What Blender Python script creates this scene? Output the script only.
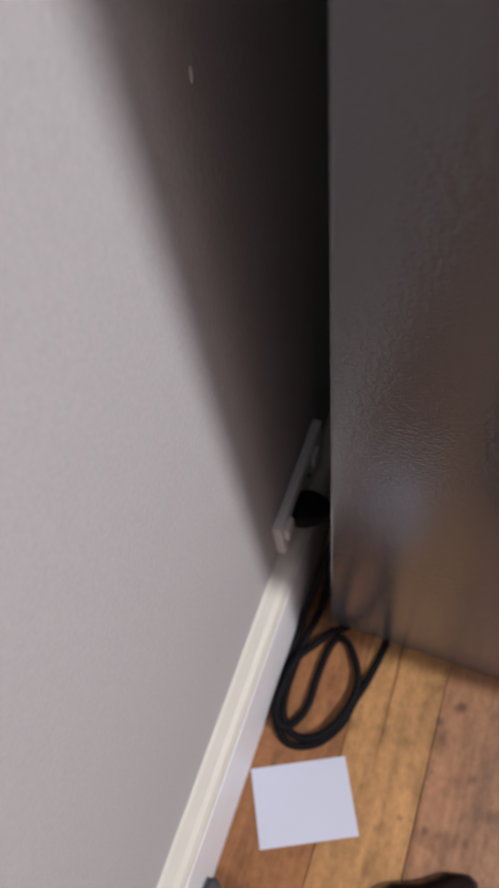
import bpy, bmesh, math, random
from mathutils import Matrix, Vector
random.seed(7)
for o in list(bpy.data.objects): bpy.data.objects.remove(o)
scene = bpy.context.scene
col = scene.collection

# ------------------------------------------------------------------ camera
RIGHT = Vector((0.92908, 0.35203, -0.11355))
UP = Vector((-0.26452, 0.84691, 0.46128))
BACK = Vector((0.25855, -0.39853, 0.87996))
cam_d = bpy.data.cameras.new('camera')
cam = bpy.data.objects.new('camera', cam_d); col.objects.link(cam)
m = Matrix((RIGHT, UP, BACK)).transposed().to_4x4(); m.translation = (0, 0, 0.85)
cam.matrix_world = m
cam_d.sensor_fit = 'VERTICAL'; cam_d.sensor_height = 24.0
cam_d.lens = 635.1 / 888 * 24.0
cam_d.clip_start = 0.01
cam_d.dof.use_dof = True
cam_d.dof.focus_distance = 0.33
cam_d.dof.aperture_fstop = 4.6
scene.camera = cam
# ------------------------------------------------------------------ world, exposure, main lamp numbers
w = bpy.data.worlds.new('world'); scene.world = w; w.use_nodes = True
w.node_tree.nodes['Background'].inputs[0].default_value = (0.5, 0.5, 0.55, 1)
w.node_tree.nodes['Background'].inputs[1].default_value = 0.2
BULB = Vector((1.75, 0.200, 2.24)); BULB_R = 0.022; BULB_POWER = 11600.0
BULB_COL = (0.995, 0.968, 0.985, 1)
vs = scene.view_settings
vs.view_transform = 'Standard'; vs.look = 'None'; vs.exposure = 0.0; vs.gamma = 1.0; vs.use_curve_mapping = False

# ------------------------------------------------------------------ materials
def mat(name, colour, rough=0.5, ior=1.45, spec=0.5, bump=None, metal=0.0, vary=None):
    """bump=(scale, strength, distance, detail); vary=(scale, amount) mottles the colour"""
    M = bpy.data.materials.new(name); M.use_nodes = True
    nt = M.node_tree; b = nt.nodes['Principled BSDF']
    b.inputs['Base Color'].default_value = (*colour, 1)
    b.inputs['Roughness'].default_value = rough
    b.inputs['IOR'].default_value = ior
    b.inputs['Metallic'].default_value = metal
    b.inputs['Specular IOR Level'].default_value = spec
    tc = nt.nodes.new('ShaderNodeTexCoord')
    if vary:
        n = nt.nodes.new('ShaderNodeTexNoise'); n.inputs['Scale'].default_value = vary[0]; n.inputs['Detail'].default_value = 4
        nt.links.new(tc.outputs['Object'], n.inputs['Vector'])
        r = nt.nodes.new('ShaderNodeMapRange'); r.inputs['To Min'].default_value = 1 - vary[1]; r.inputs['To Max'].default_value = 1 + vary[1]
        nt.links.new(n.outputs['Fac'], r.inputs['Value'])
        mx = nt.nodes.new('ShaderNodeVectorMath'); mx.operation = 'SCALE'
        mx.inputs[0].default_value = colour
        nt.links.new(r.outputs['Result'], mx.inputs['Scale'])
        nt.links.new(mx.outputs['Vector'], b.inputs['Base Color'])
    if bump:
        n = nt.nodes.new('ShaderNodeTexNoise'); n.inputs['Scale'].default_value = bump[0]; n.inputs['Detail'].default_value = bump[3]
        nt.links.new(tc.outputs['Object'], n.inputs['Vector'])
        bp = nt.nodes.new('ShaderNodeBump'); bp.inputs['Strength'].default_value = bump[1]; bp.inputs['Distance'].default_value = bump[2]
        nt.links.new(n.outputs['Fac'], bp.inputs['Height'])
        nt.links.new(bp.outputs['Normal'], b.inputs['Normal'])
    return M

M_wall = mat('wall_paint', (0.448, 0.438, 0.450), 0.75, spec=0.25, bump=(260, 0.6, 0.0009, 3), vary=(420, 0.09))
M_far = mat('bounce_dimming_wall_paint', (0.28, 0.31, 0.40), 0.8, spec=0.2, bump=(200, 0.2, 0.0008, 2))  # unseen walls; colour invented dark and bluish to dim and cool bounced light
M_ceil = mat('ceiling_paint', (0.46, 0.47, 0.52), 0.85, bump=(60, 0.1, 0.001, 2))
M_cap = mat('cream_paint', (0.62, 0.59, 0.52), 0.5, bump=(40, 0.08, 0.002, 3), vary=(30, 0.05))
M_skirt = mat('gloss_white_paint', (0.82, 0.83, 0.87), 0.4, bump=(40, 0.08, 0.002, 3), vary=(30, 0.04))
M_fridge = mat('grey_textured_enamel', (0.112, 0.111, 0.118), 0.06, ior=1.55, bump=(400, 0.27, 0.0012, 2))
M_fridge_edge = mat('fridge_back_sheet', (0.30, 0.30, 0.31), 0.45, bump=(90, 0.1, 0.001, 2))
M_door = mat('fridge_door_enamel', (0.13, 0.13, 0.135), 0.22, ior=1.5, bump=(260, 0.15, 0.001, 2))
M_handle = mat('brushed_steel', (0.55, 0.55, 0.56), 0.3, metal=1.0, bump=(120, 0.05, 0.0005, 2))
M_black = mat('black_rubber', (0.006, 0.006, 0.008), 0.7, spec=0.15, bump=(200, 0.08, 0.0005, 2))
M_darkpl = mat('dark_plastic', (0.02, 0.02, 0.022), 0.45, bump=(150, 0.05, 0.0005, 2))
M_outlet = mat('white_outlet_plastic', (0.80, 0.775, 0.77), 0.35, bump=(120, 0.03, 0.0003, 2))
M_slot = mat('socket_slot', (0.02, 0.02, 0.02), 0.6, bump=(120, 0.03, 0.0003, 2))
M_paper = mat('white_paper', (0.60, 0.62, 0.72), 0.8, spec=0.2, bump=(180, 0.05, 0.0004, 4))
M_slip = mat('dark_brown_felt', (0.022, 0.012, 0.010), 0.95, spec=0.1, bump=(400, 0.5, 0.002, 4), vary=(80, 0.2))
M_sole = mat('slipper_sole_rubber', (0.03, 0.022, 0.02), 0.8, bump=(200, 0.2, 0.001, 2))
M_stop = mat('grey_rubber', (0.055, 0.058, 0.066), 0.7, bump=(180, 0.1, 0.0005, 2))
M_under = mat('subfloor_dark', (0.035, 0.022, 0.015), 0.9, bump=(60, 0.2, 0.002, 2))
M_lampw = mat('lamp_white', (0.75, 0.75, 0.73), 0.4, bump=(50, 0.02, 0.0005, 2))
M_chip = mat('bare_plaster', (0.95, 0.95, 0.95), 0.8, bump=(400, 0.3, 0.0005, 2))
M_crack = mat('wood_split', (0.10, 0.045, 0.02), 0.9, bump=(400, 0.3, 0.0005, 2))
M_window = mat('window_frame_paint', (0.75, 0.74, 0.71), 0.4, bump=(40, 0.05, 0.001, 2))

M_bulb = bpy.data.materials.new('lit_bulb'); M_bulb.use_nodes = True
nt = M_bulb.node_tree; nt.nodes.clear()
e = nt.nodes.new('ShaderNodeEmission'); e.inputs[0].default_value = BULB_COL; e.inputs[1].default_value = BULB_POWER
o_ = nt.nodes.new('ShaderNodeOutputMaterial'); nt.links.new(e.outputs[0], o_.inputs[0])

def wood_material():
    M = bpy.data.materials.new('floorboard_wood'); M.use_nodes = True
    nt = M.node_tree; N = nt.nodes; Lk = nt.links; b = N['Principled BSDF']
    oi = N.new('ShaderNodeObjectInfo'); tc = N.new('ShaderNodeTexCoord'); geo = N.new('ShaderNodeNewGeometry')
    # per-board shift of the grain
    mul = N.new('ShaderNodeMath'); mul.operation = 'MULTIPLY'; mul.inputs[1].default_value = 37.0
    Lk.new(oi.outputs['Random'], mul.inputs[0])
    cmb = N.new('ShaderNodeCombineXYZ'); Lk.new(mul.outputs[0], cmb.inputs[0]); Lk.new(mul.outputs[0], cmb.inputs[2])
    add = N.new('ShaderNodeVectorMath'); add.operation = 'ADD'
    Lk.new(geo.outputs['Position'], add.inputs[0]); Lk.new(cmb.outputs[0], add.inputs[1])
    mp = N.new('ShaderNodeMapping'); mp.inputs['Scale'].default_value = (1, 0.07, 1); Lk.new(add.outputs[0], mp.inputs[0])
    g1 = N.new('ShaderNodeTexNoise'); g1.inputs['Scale'].default_value = 75; g1.inputs['Detail'].default_value = 6; g1.inputs['Distortion'].default_value = 0.6
    Lk.new(mp.outputs[0], g1.inputs['Vector'])
    r1 = N.new('ShaderNodeMapRange'); r1.inputs['From Min'].default_value = 0.3; r1.inputs['From Max'].default_value = 0.7
    r1.inputs['To Min'].default_value = 0.78; r1.inputs['To Max'].default_value = 1.16
    Lk.new(g1.outputs['Fac'], r1.inputs['Value'])
    mp2 = N.new('ShaderNodeMapping'); mp2.inputs['Scale'].default_value = (1, 0.35, 1); Lk.new(add.outputs[0], mp2.inputs[0])
    g2 = N.new('ShaderNodeTexNoise'); g2.inputs['Scale'].default_value = 22; g2.inputs['Detail'].default_value = 3
    Lk.new(mp2.outputs[0], g2.inputs['Vector'])
    r2 = N.new('ShaderNodeMapRange'); r2.inputs['From Min'].default_value = 0.3; r2.inputs['From Max'].default_value = 0.7
    r2.inputs['To Min'].default_value = 0.82; r2.inputs['To Max'].default_value = 1.15
    Lk.new(g2.outputs['Fac'], r2.inputs['Value'])
    m1 = N.new('ShaderNodeMath'); m1.operation = 'MULTIPLY'; Lk.new(r1.outputs[0], m1.inputs[0]); Lk.new(r2.outputs[0], m1.inputs[1])
    prev = m1.outputs[0]
    # small specks of gum and a few knots in the boards
    v = N.new('ShaderNodeTexNoise'); v.inputs['Scale'].default_value = 42; v.inputs['Detail'].default_value = 2
    mp3 = N.new('ShaderNodeMapping'); mp3.inputs['Scale'].default_value = (1, 0.6, 1); Lk.new(add.outputs[0], mp3.inputs[0]); Lk.new(mp3.outputs[0], v.inputs['Vector'])
    rv = N.new('ShaderNodeMapRange'); rv.inputs['From Min'].default_value = 0.55; rv.inputs['From Max'].default_value = 0.72
    rv.inputs['To Min'].default_value = 1.0; rv.inputs['To Max'].default_value = 0.6
    Lk.new(v.outputs['Fac'], rv.inputs['Value'])
    mm = N.new('ShaderNodeMath'); mm.operation = 'MULTIPLY'; Lk.new(prev, mm.inputs[0]); Lk.new(rv.outputs[0], mm.inputs[1]); prev = mm.outputs[0]
    for (kx, ky, kr, kd) in [(0.1241, 0.1269, 0.010, 0.35), (0.118, 0.123, 0.008, 0.6), (0.1035, 0.1016, 0.009, 0.45), (0.1085, 0.083, 0.020, 0.55), (0.0847, -0.0121, 0.006, 0.55),
                             (0.1134, -0.0135, 0.006, 0.55), (0.1511, 0.0539, 0.009, 0.6), (0.1572, -0.0118, 0.008, 0.6), (0.082, 0.098, 0.008, 0.75), (0.135, 0.045, 0.012, 0.75)]:
        d = N.new('ShaderNodeVectorMath'); d.operation = 'DISTANCE'; d.inputs[1].default_value = (kx, ky, 0)
        Lk.new(geo.outputs['Position'], d.inputs[0])
        r = N.new('ShaderNodeMapRange'); r.interpolation_type = 'SMOOTHSTEP'
        r.inputs['From Min'].default_value = 0.0; r.inputs['From Max'].default_value = kr
        r.inputs['To Min'].default_value = kd; r.inputs['To Max'].default_value = 1.0
        Lk.new(d.outputs['Value'], r.inputs['Value'])
        q = N.new('ShaderNodeMath'); q.operation = 'MULTIPLY'; Lk.new(prev, q.inputs[0]); Lk.new(r.outputs[0], q.inputs[1]); prev = q.outputs[0]
    sc = N.new('ShaderNodeVectorMath'); sc.operation = 'SCALE'; Lk.new(oi.outputs['Color'], sc.inputs[0]); Lk.new(prev, sc.inputs['Scale'])
    Lk.new(sc.outputs['Vector'], b.inputs['Base Color'])
    mo = N.new('ShaderNodeTexNoise'); mo.inputs['Scale'].default_value = 140; mo.inputs['Detail'].default_value = 5; mo.inputs['Roughness'].default_value = 0.7
    Lk.new(mp3.outputs[0], mo.inputs['Vector'])
    mr = N.new('ShaderNodeMapRange'); mr.inputs['From Min'].default_value = 0.3; mr.inputs['From Max'].default_value = 0.7; mr.inputs['To Min'].default_value = 0.76; mr.inputs['To Max'].default_value = 1.2
    Lk.new(mo.outputs['Fac'], mr.inputs['Value'])
    s2 = N.new('ShaderNodeVectorMath'); s2.operation = 'SCALE'; Lk.new(sc.outputs['Vector'], s2.inputs[0]); Lk.new(mr.outputs[0], s2.inputs['Scale'])
    Lk.new(s2.outputs['Vector'], b.inputs['Base Color'])
    b.inputs['Roughness'].default_value = 0.42; b.inputs['Specular IOR Level'].default_value = 0.35
    bp = N.new('ShaderNodeBump'); bp.inputs['Strength'].default_value = 0.12; bp.inputs['Distance'].default_value = 0.001
    Lk.new(g1.outputs['Fac'], bp.inputs['Height']); Lk.new(bp.outputs['Normal'], b.inputs['Normal'])
    return M
M_wood = wood_material()

# ------------------------------------------------------------------ mesh helpers
def link(name, bm, material, parent=None, smooth=False):
    bmesh.ops.recalc_face_normals(bm, faces=bm.faces)
    me = bpy.data.meshes.new(name); bm.to_mesh(me); bm.free()
    me.materials.append(material)
    if smooth:
        for p in me.polygons: p.use_smooth = True
    o = bpy.data.objects.new(name, me); col.objects.link(o)
    if parent: o.parent = parent
    return o
def tag(o, label=None, cat=None, kind=None, group=None):
    if label: o['label'] = label
    if cat: o['category'] = cat
    if kind: o['kind'] = kind
    if group: o['group'] = group
    return o
def empty(name, loc=(0, 0, 0)):
    o = bpy.data.objects.new(name, None); col.objects.link(o); o.location = loc; o.empty_display_size = 0.05
    return o
def box(bm, lo, hi, bevel=0.0, seg=2):
    r = bmesh.ops.create_cube(bm, size=1.0)
    vs_ = r['verts']
    for v in vs_:
        v.co = Vector([lo[i] + (v.co[i] + 0.5) * (hi[i] - lo[i]) for i in range(3)])
    if bevel:
        es = list({e for v in vs_ for e in v.link_edges})
        bmesh.ops.bevel(bm, geom=es, offset=bevel, segments=seg, profile=0.5, affect='EDGES')
    return bm
def boxo(name, lo, hi, material, parent=None, bevel=0.0, seg=2, origin=None):
    bm = bmesh.new(); off = Vector(origin) if origin else Vector((0, 0, 0))
    box(bm, Vector(lo) - off, Vector(hi) - off, bevel, seg)
    return link(name, bm, material, parent)
def lathe(bm, prof, axis_m, n=24):
    """prof: list of (radius, height); revolved about local z then moved by axis_m"""
    rings = []
    for r, z in prof:
        if r < 1e-6:
            rings.append([bm.verts.new(axis_m @ Vector((0, 0, z)))])
        else:
            rings.append([bm.verts.new(axis_m @ Vector((r * math.cos(2 * math.pi * i / n), r * math.sin(2 * math.pi * i / n), z))) for i in range(n)])
    for a, b in zip(rings, rings[1:]):
        for i in range(n):
            j = (i + 1) % n
            if len(a) == 1 and len(b) == 1: continue
            if len(a) == 1: bm.faces.new((a[0], b[i], b[j]))
            elif len(b) == 1: bm.faces.new((a[i], a[j], b[0]))
            else: bm.faces.new((a[i], a[j], b[j], b[i]))
def catmull(pts, k=8):
    P = [Vector(p) for p in pts]; out = []
    Q = [P[0] * 2 - P[1]] + P + [P[-1] * 2 - P[-2]]
    for i in range(1, len(Q) - 2):
        p0, p1, p2, p3 = Q[i - 1:i + 3]
        for s in range(k):
            t = s / k
            out.append(0.5 * (2 * p1 + (p2 - p0) * t + (2 * p0 - 5 * p1 + 4 * p2 - p3) * t * t + (3 * p1 - p0 - 3 * p2 + p3) * t ** 3))
    out.append(P[-1])
    return out
def tube(bm, pts, radius, n=12):
    rings = []; up = None
    for i, p in enumerate(pts):
        t = (pts[min(i + 1, len(pts) - 1)] - pts[max(i - 1, 0)]).normalized()
        if up is None:
            up = t.orthogonal().normalized()
        up = (up - t * up.dot(t)).normalized(); sd = t.cross(up)
        r = radius[i] if isinstance(radius, list) else radius
        rings.append([bm.verts.new(p + (up * math.cos(2 * math.pi * k / n) + sd * math.sin(2 * math.pi * k / n)) * r) for k in range(n)])
    for a, b in zip(rings, rings[1:]):
        for k in range(n):
            bm.faces.new((a[k], a[(k + 1) % n], b[(k + 1) % n], b[k]))
    bm.faces.new(rings[0][::-1]); bm.faces.new(rings[-1])
def extrude_profile(bm, prof, y0, y1):
    """closed (x, z) outline swept along y"""
    a = [bm.verts.new((x, y0, z)) for x, z in prof]; b = [bm.verts.new((x, y1, z)) for x, z in prof]
    n = len(prof)
    for i in range(n): bm.faces.new((a[i], a[(i + 1) % n], b[(i + 1) % n], b[i]))
    bm.faces.new(a); bm.faces.new(b[::-1])

# ------------------------------------------------------------------ room shell
XW = -0.1151; XR = 5.4; YF = -4.4; YB = 2.7; HC = 2.7
wl = boxo('wall_left', (XW - 0.1, YF - 0.1, -0.02), (XW, YB + 0.1, HC), M_wall); tag(wl, kind='structure')
wl['label'] = 'grey painted plaster wall'
bm = bmesh.new()
bmesh.ops.create_icosphere(bm, subdivisions=2, radius=1.0)
for v in bm.verts: v.co = Vector((XW + v.co.x * 0.0006, 0.1984 + v.co.y * 0.0013 + 0.0004 * v.co.z, 0.711 + v.co.z * 0.0032))
link('paint_chip', bm, M_chip, wl, True)
tag(boxo('wall_back', (XW, YB, -0.02), (XR, YB + 0.1, HC), M_far), kind='structure')
tag(boxo('wall_front', (XW, YF - 0.1, -0.02), (XR, YF, HC), M_far), kind='structure')
tag(boxo('wall_right', (XR, YF - 0.1, -0.02), (XR + 0.1, YB + 0.1, HC), M_far), kind='structure')
tag(boxo('ceiling', (XW - 0.1, YF - 0.1, HC), (XR + 0.1, YB + 0.1, HC + 0.08), M_ceil), kind='structure')
fl = boxo('floor', (XW - 0.1, YF - 0.1, -0.06), (XR + 0.1, YB + 0.1, -0.0195), M_under); tag(fl, kind='structure')
fl['label'] = 'honey coloured hardwood floorboards'

# floorboards: boards of 98 mm running along the left wall
PW = 0.0985; X0 = 0.0022
def plank_mesh(length):
    bm = bmesh.new(); hw = PW / 2 - 0.0003; c = 0.0008
    prof = [(-hw, -0.0195), (hw, -0.0195), (hw, -c), (hw - c, 0), (-hw + c, 0), (-hw, -c)]
    extrude_profile(bm, prof, -length / 2 + 0.0003, length / 2 - 0.0003)
    bmesh.ops.recalc_face_normals(bm, faces=bm.faces)
    me = bpy.data.meshes.new('plank'); bm.to_mesh(me); bm.free(); me.materials.append(M_wood); return me
LEN = [1.2, 1.5, 0.9, 1.7]
pm = {}
tones = [(0.46, 0.26, 0.115), (0.40, 0.205, 0.10), (0.34, 0.165, 0.072), (0.43, 0.24, 0.13), (0.37, 0.20, 0.095)]
special = {-1: (0.305, 0.13, 0.050), 0: (0.43, 0.222, 0.083), 1: (0.325, 0.155, 0.074), 2: (0.35, 0.18, 0.085)}
ncol = int((XR - X0) / PW) + 1
def add_plank(x, y0, y1, c):
    L = round(y1 - y0, 3)
    if L not in pm: pm[L] = plank_mesh(L)
    o = bpy.data.objects.new('plank', pm[L]); col.objects.link(o); o.parent = fl
    o.location = (x, (y0 + y1) / 2, 0); o.color = (*c, 1)
for k in range(-1, ncol):
    x = X0 + PW * (k + 0.5)
    if k <= 3:
        cuts = [YF, -2.6 + 0.3 * k, -1.15 + 0.17 * k, 0.75 - 0.06 * ((k * 2) % 5), YB]
    else:
        o1 = (k * 0.37) % 0.9
        cuts = [YF, YF + 0.9 + o1, YF + 2.9 + o1, YB]
    for a, b in zip(cuts, cuts[1:]):
        c = special.get(k) if (k in special and a < 0 < b) else random.choice(tones)
        add_plank(x, round(a, 3), round(b, 3), c)
# long thin split in the pale board, running out from under the fridge
bm = bmesh.new()
n = 26; ups = []; dns = []
for i in range(n + 1):
    t = i / n; y = 0.32 - t * 0.285; x = 0.0418 + 0.0009 * math.sin(t * 9) + 0.0006 * math.sin(t * 31)
    hw = 0.0011 * (1 - t) ** 0.6 + 0.0002
    ups.append((bm.verts.new((x - hw, y, 0.0002)), bm.verts.new((x + hw, y, 0.0002))))
for a, b in zip(ups, ups[1:]): bm.faces.new((a[0], a[1], b[1], b[0]))
link('split', bm, M_crack, fl)

# skirting board: square-topped with a rounded nose and a shallow groove below it
XS = -0.0938; ZT = 0.197
BOARD = lambda d: [(0, 0), (d, 0), (d, 0.174), (d - 0.0012, 0.176), (0, 0.176)]
CAP = lambda d: [(0, 0.176), (d - 0.003, 0.176), (d - 0.003, 0.1785), (d - 0.0008, 0.181), (d, 0.184), (d - 0.001, 0.1885), (d - 0.004, 0.1925), (d - 0.009, 0.195), (0.003, 0.197), (0, 0.199)]
D = XS - XW
def skirting(name, place, a, b_, label=None):
    bm = bmesh.new(); extrude_profile(bm, BOARD(D), a, b_)
    for v in bm.verts: v.co = place(v.co)
    o = link(name, bm, M_skirt); tag(o, label, kind='structure')
    bm = bmesh.new(); extrude_profile(bm, CAP(D), a, b_)
    for v in bm.verts: v.co = place(v.co)
    link('cap_moulding', bm, M_cap, o)
skirting('baseboard_left', lambda c: Vector((XW + c.x, c.y, c.z)), YF, YB, 'cream white painted skirting board')
skirting('baseboard_right', lambda c: Vector((XR - c.x, c.y, c.z)), YF, YB)
skirting('baseboard_back', lambda c: Vector((c.y, YB - c.x, c.z)), XW + D + 0.0005, XR - D - 0.0005)
skirting('baseboard_front', lambda c: Vector((c.y, YF + c.x, c.z)), XW + D + 0.0005, XR - D - 0.0005)

# ------------------------------------------------------------------ fridge
FX0, FX1, FY0, FY1, FZ0, FZ1 = -0.0546, 0.575, 0.1690, 0.845, 0.013, 1.70
fr = tag(empty('refrigerator', (0.26, 0.5, 0)), 'tall grey refrigerator with a textured glossy side panel, back turned to the wall', 'refrigerator')
off = Vector((0.26, 0.5, 0))
def fpart(name, lo, hi, material, bevel=0.0, seg=2, parent=None):
    return boxo(name, Vector(lo) - off, Vector(hi) - off, material, parent or fr, bevel, seg)
fpart('cabinet', (FX0, FY0, FZ0), (FX1, FY1, FZ1), M_fridge, 0.003, 3)
fpart('back_panel', (FX0 - 0.0012, FY0 + 0.012, 0.16), (FX0 + 0.001, FY1 - 0.012, FZ1 - 0.03), M_fridge_edge)
for z0, z1, hz in ((0.06, 0.62, 'low'), (0.63, 1.70, 'high')):
    fpart('door_gasket', (FX1, FY0 + 0.012, z0 + 0.012), (FX1 + 0.014, FY1 - 0.012, z1 - 0.012), M_darkpl)
    d = fpart('door', (FX1 + 0.014, FY0, z0), (FX1 + 0.072, FY1, z1), M_door, 0.006, 3)
    za, zb = (0.30, 0.60) if hz == 'low' else (0.66, 1.20)
    bm = bmesh.new()
    yy = FY1 - 0.05
    hx = FX1 + 0.072
    pts = catmull([Vector(p) - off for p in [(hx, yy, za), (hx + 0.03, yy, za + 0.012), (hx + 0.04, yy, za + 0.05), (hx + 0.04, yy, zb - 0.05), (hx + 0.03, yy, zb - 0.012), (hx, yy, zb)]], 6)
    tube(bm, pts, 0.008, 10)
    link('handle', bm, M_handle, d, True)
fpart('toe_grille', (FX1 - 0.02, FY0 + 0.02, 0.02), (FX1 + 0.03, FY1 - 0.02, 0.055), M_darkpl, 0.003)
for x in (0.12, FX1 - 0.05):
    for y in (FY0 + 0.075, FY1 - 0.06):
        bm = bmesh.new()
        lathe(bm, [(0, 0), (0.018, 0), (0.018, 0.008), (0.009, 0.010), (0.009, 0.0135), (0, 0.0135)], Matrix.Translation(Vector((x, y, 0)) - off), 18)
        link('foot', bm, M_darkpl, fr)
fpart('hinge_cover', (FX1 - 0.03, FY0 + 0.01, FZ1), (FX1 + 0.06, FY0 + 0.06, FZ1 + 0.018), M_darkpl, 0.004)

# ------------------------------------------------------------------ wall outlet
ot = tag(empty('power_outlet', (XW, 0.2415, 0.248)), 'white plastic power outlet on the wall above the skirting, black plug pushed in', 'outlet')
oo = Vector(ot.location)
OY0, OY1, OZ0, OZ1, OT = 0.178, 0.305, 0.214, 0.282, 0.010
bm = bmesh.new(); box(bm, Vector((XW, OY0, OZ0)) - oo, Vector((XW + OT, OY1, OZ1)) - oo, 0.002, 3)
link('face_plate', bm, M_outlet, ot)
for y in (0.193, 0.275):
    bm = bmesh.new(); box(bm, Vector((XW + OT - 0.001, y - 0.008, 0.243)) - oo, Vector((XW + OT + 0.0045, y + 0.008, 0.268)) - oo, 0.0015, 2)
    link('rocker_switch', bm, M_outlet, ot)
for ang, y, z in ((0.52, 0.255, 0.252), (-0.52, 0.267, 0.252), (0, 0.261, 0.238)):
    bm = bmesh.new(); box(bm, (-0.0006, -0.001, -0.0045), (0.0006, 0.001, 0.0045))
    bmesh.ops.transform(bm, matrix=Matrix.Translation(Vector((XW + OT, y, z)) - oo) @ Matrix.Rotation(ang, 4, 'X'), verts=bm.verts)
    link('socket_slot', bm, M_slot, ot)
for y in (OY0 + 0.006, OY1 - 0.006):
    bm = bmesh.new(); lathe(bm, [(0, 0), (0.003, 0), (0.003, 0.0012), (0, 0.0016)], Matrix.Translation(Vector((XW + OT, y, 0.2225)) - oo) @ Matrix.Rotation(math.pi / 2, 4, 'Y'), 14)
    link('screw_cap', bm, M_outlet, ot)

# ------------------------------------------------------------------ power cord: plug and one long cable coiled on the floor
pc = tag(empty('coiled_power_cable', (-0.05, 0.09, 0)), 'black power cord plugged into the outlet and coiled on the floor beside the fridge', 'cord')
po = Vector(pc.location)
FACE = XW + OT
bm = bmesh.new()
# plug body: rounded block that tapers away from the wall
secs = [(0.0, 0.0165, 0.0165), (0.004, 0.018, 0.018), (0.012, 0.018, 0.018), (0.020, 0.0155, 0.015), (0.026, 0.0115, 0.011), (0.031, 0.0085, 0.0085), (0.040, 0.0065, 0.0065)]
PY, PZ = 0.219, 0.246
rings = []
for dx, hy, hz in secs:
    ring = []
    for k in range(20):
        a = 2 * math.pi * k / 20; ca, sa = math.cos(a), math.sin(a)
        e_ = 0.55
        ring.append(bm.verts.new(Vector((FACE + 0.0006 + dx, PY + 0.25 * dx + hy * math.copysign(abs(ca) ** e_, ca), PZ - 0.1 * dx + hz * math.copysign(abs(sa) ** e_, sa))) - po))
    rings.append(ring)
for a, b_ in zip(rings, rings[1:]):
    for k in range(20): bm.faces.new((a[k], a[(k + 1) % 20], b_[(k + 1) % 20], b_[k]))
bm.faces.new(rings[0][::-1]); bm.faces.new(rings[-1])
plug = link('plug', bm, M_black, pc, True)
RC = 0.0045
path = [(-0.068, 0.2275, 0.2425), (-0.0625, 0.2315, 0.238), (-0.0614, 0.2315, 0.220), (-0.065, 0.222, 0.188), (-0.073, 0.205, 0.135), (-0.081, 0.183, 0.080), (-0.0865, 0.166, 0.036), (-0.0885, 0.150, 0.010),
        (-0.0886, 0.120, 0.0046), (-0.0884, 0.0707, 0.0046), (-0.0834, 0.0368, 0.0046), (-0.0594, 0.0162, 0.0046), (-0.0287, 0.0265, 0.0046), (-0.0067, 0.0557, 0.0046), (0.0019, 0.09, 0.0046),
        (0.0103, 0.1176, 0.0046), (0.0170, 0.1506, 0.0046), (0.0190, 0.175, 0.0046), (0.012, 0.200, 0.0046), (-0.012, 0.228, 0.0046), (-0.058, 0.240, 0.0046), (-0.0670, 0.241, 0.022), (-0.0628, 0.236, 0.095), (-0.0635, 0.222, 0.122), (-0.0665, 0.207, 0.085), (-0.0690, 0.194, 0.040),
        (-0.0710, 0.178, 0.0140), (-0.0755, 0.150, 0.0100), (-0.0790, 0.1163, 0.0100), (-0.0795, 0.0651, 0.0110), (-0.0700, 0.0364, 0.0110), (-0.0476, 0.0264, 0.0110), (-0.0212, 0.0421, 0.0110), (-0.0035, 0.0783, 0.0110), (-0.0012, 0.1135, 0.0080),
        (-0.0184, 0.1455, 0.0050), (-0.0364, 0.1555, 0.0050), (-0.0456, 0.1397, 0.0046), (-0.0495, 0.1023, 0.0046), (-0.0502, 0.0648, 0.0046), (-0.0600, 0.0390, 0.0075), (-0.0720, 0.0300, 0.0175), (-0.0830, 0.0440, 0.0185), (-0.0855, 0.0697, 0.0185),
        (-0.0788, 0.1109, 0.0180), (-0.0638, 0.1360, 0.0100), (-0.0500, 0.1560, 0.0105), (-0.0400, 0.1640, 0.0088), (-0.0300, 0.1740, 0.0055), (-0.022, 0.186, 0.0046), (-0.016, 0.196, 0.0046)]
bm = bmesh.new(); tube(bm, [p - po for p in catmull(path, 7)], RC, 12)
link('cable', bm, M_black, pc, True)

# ------------------------------------------------------------------ square of paper
cr = [Vector((-0.0921, -0.0259, 0)), Vector((0.0084, 0.0268, 0)), Vector((0.0466, -0.0456, 0)), Vector((-0.0535, -0.099, 0))]
cen = sum(cr, Vector()) / 4
bm = bmesh.new(); nx, ny = 12, 9; top = []; bot = []
for j in range(ny + 1):
    rt, rb = [], []
    for i in range(nx + 1):
        u, v = i / nx, j / ny
        p = (cr[0] * (1 - u) + cr[1] * u) * (1 - v) + (cr[3] * (1 - u) + cr[2] * u) * v - cen
        z = 0.0009 + 0.0007 * math.sin(u * 2.6 + 0.4) * math.sin(v * 2.2 + 0.5) + 0.0012 * (max(0, u - 0.8) * 5) ** 2 * (max(0, v - 0.75) * 4) ** 2
        rt.append(bm.verts.new((p.x, p.y, z))); rb.append(bm.verts.new((p.x, p.y, z - 0.0004)))
    top.append(rt); bot.append(rb)
for j in range(ny):
    for i in range(nx):
        bm.faces.new((top[j][i], top[j + 1][i], top[j + 1][i + 1], top[j][i + 1]))
        bm.faces.new((bot[j][i], bot[j][i + 1], bot[j + 1][i + 1], bot[j + 1][i]))
rim = [(0, i) for i in range(nx)] + [(j, nx) for j in range(ny)] + [(ny, i) for i in range(nx, 0, -1)] + [(j, 0) for j in range(ny, 0, -1)]
for a, b_ in zip(rim, rim[1:] + rim[:1]):
    bm.faces.new((top[a[0]][a[1]], top[b_[0]][b_[1]], bot[b_[0]][b_[1]], bot[a[0]][a[1]]))
pp = link('paper_sheet', bm, M_paper, None, False); pp.location = (cen.x, cen.y, 0)
tag(pp, 'small blank white sheet of paper lying on the wooden floor', 'paper')

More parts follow.
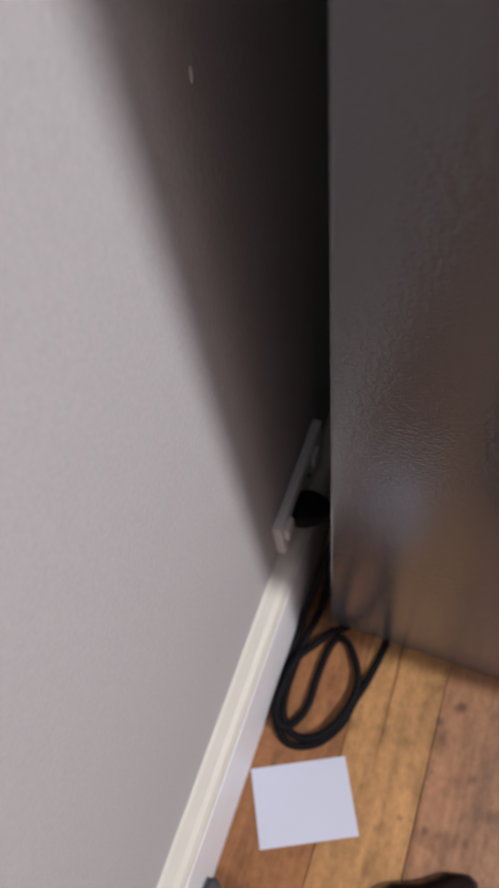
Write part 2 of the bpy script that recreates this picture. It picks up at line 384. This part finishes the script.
# ------------------------------------------------------------------ rubber door stop on the skirting
ds = tag(empty('door_stop', (XS, -0.1465, 0.055)), 'small dark grey rubber door stop on the skirting, at the bottom edge', 'door stop')
rot = Matrix.Rotation(math.pi / 2, 4, 'Y')
bm = bmesh.new(); lathe(bm, [(0, 0), (0.0115, 0), (0.0115, 0.003), (0.0105, 0.004), (0, 0.004)], rot, 24); link('base', bm, M_stop, ds, False)
bm = bmesh.new(); lathe(bm, [(0, 0.003), (0.0115, 0.0032), (0.0135, 0.006), (0.0135, 0.009), (0.012, 0.0135), (0.008, 0.0170), (0, 0.0185)], rot, 24); link('bumper', bm, M_stop, ds, True)

# ------------------------------------------------------------------ slipper, toe showing at the bottom edge of the photograph
sl = empty('slipper', (0.158, -0.176, 0)); sl.rotation_euler = (0, 0, 0.30)
tag(sl, 'dark brown felt slipper, only its toe showing at the bottom right edge', 'slipper')
def slipper_ring(y, x0, x1, z0, z1, n=20, e_=0.7):
    cx = (x0 + x1) / 2; hw = (x1 - x0) / 2; hh = (z1 - z0)
    pts = []
    for k in range(n + 1):
        a = math.pi * k / n
        ca, sa = math.cos(a), math.sin(a)
        pts.append(Vector((cx + hw * math.copysign(abs(ca) ** e_, ca), y, z0 + hh * abs(sa) ** e_)))
    return pts
# local frame: +y points to the toe; toe line at y ~ 0.12
prof = [(-0.145, -0.012, 0.012, 0.030), (-0.138, -0.028, 0.028, 0.050), (-0.11, -0.035, 0.036, 0.062), (-0.06, -0.036, 0.037, 0.066), (-0.01, -0.040, 0.040, 0.068),
        (0.04, -0.047, 0.045, 0.060), (0.075, -0.050, 0.049, 0.050), (0.098, -0.048, 0.049, 0.042), (0.110, -0.040, 0.047, 0.034), (0.1155, -0.032, 0.050, 0.030), (0.1175, 0.000, 0.053, 0.028), (0.124, 0.018, 0.053, 0.025), (0.1295, 0.027, 0.047, 0.018)]
bm = bmesh.new(); rings = [[bm.verts.new(p) for p in slipper_ring(y, a, b_, 0.010, zt)] for y, a, b_, zt in prof]
for a, b_ in zip(rings, rings[1:]):
    for k in range(len(a) - 1): bm.faces.new((a[k], a[k + 1], b_[k + 1], b_[k]))
    bm.faces.new((a[-1], a[0], b_[0], b_[-1]))
bm.faces.new(rings[0]); bm.faces.new(rings[-1][::-1])
u_ = link('upper', bm, M_slip, sl, True)
sd_ = u_.modifiers.new('smooth', 'SUBSURF'); sd_.levels = 2; sd_.render_levels = 2
bm = bmesh.new()
so = [(y, a - 0.003, b_ + 0.003) for y, a, b_, zt in prof]
out = [(b_, y) for y, a, b_ in so] + [(a, y) for y, a, b_ in reversed(so)]
va = [bm.verts.new((x, y, 0.0)) for x, y in out]; vb = [bm.verts.new((x, y, 0.0105)) for x, y in out]
for i in range(len(out)):
    j = (i + 1) % len(out); bm.faces.new((va[i], va[j], vb[j], vb[i]))
bm.faces.new(va[::-1]); bm.faces.new(vb)
link('sole', bm, M_sole, sl)
ell = [Vector((0.027 * math.cos(2 * math.pi * k / 28), -0.075 + 0.052 * math.sin(2 * math.pi * k / 28), 0.0655)) for k in range(29)]
bm = bmesh.new(); tube(bm, ell, 0.005, 8); link('collar', bm, M_slip, sl, True)
bm = bmesh.new(); bm.faces.new([bm.verts.new(p + Vector((0, 0, 0.002))) for p in ell[:-1]]); link('lining', bm, M_sole, sl)

# ------------------------------------------------------------------ ceiling pendant lamp that lights the room
lp = tag(empty('pendant_lamp', (BULB.x, BULB.y, HC)), 'bare bulb pendant lamp hanging from the ceiling in front of the fridge', 'lamp')
def lpart(name, prof, material, z):
    bm = bmesh.new(); lathe(bm, prof, Matrix.Translation((0, 0, z - HC)), 24); return link(name, bm, material, lp, True)
lpart('ceiling_rose', [(0, HC - 0.03), (0.02, HC - 0.03), (0.045, HC - 0.02), (0.05, HC), (0, HC)], M_lampw, 0)
lpart('flex', [(0, BULB.z + 0.07), (0.003, BULB.z + 0.07), (0.003, HC - 0.028), (0, HC - 0.028)], M_lampw, 0)
lpart('socket', [(0, BULB.z + BULB_R * 0.9), (0.016, BULB.z + BULB_R * 0.9), (0.019, BULB.z + 0.04), (0.018, BULB.z + 0.065), (0.008, BULB.z + 0.078), (0, BULB.z + 0.078)], M_lampw, 0)
bp_ = [(BULB_R * math.sin(math.pi * i / 14), BULB.z - BULB_R * math.cos(math.pi * i / 14)) for i in range(15)]
bp_[0] = (0, bp_[0][1]); bp_[-1] = (0, bp_[-1][1])
lpart('bulb', bp_, M_bulb, 0)
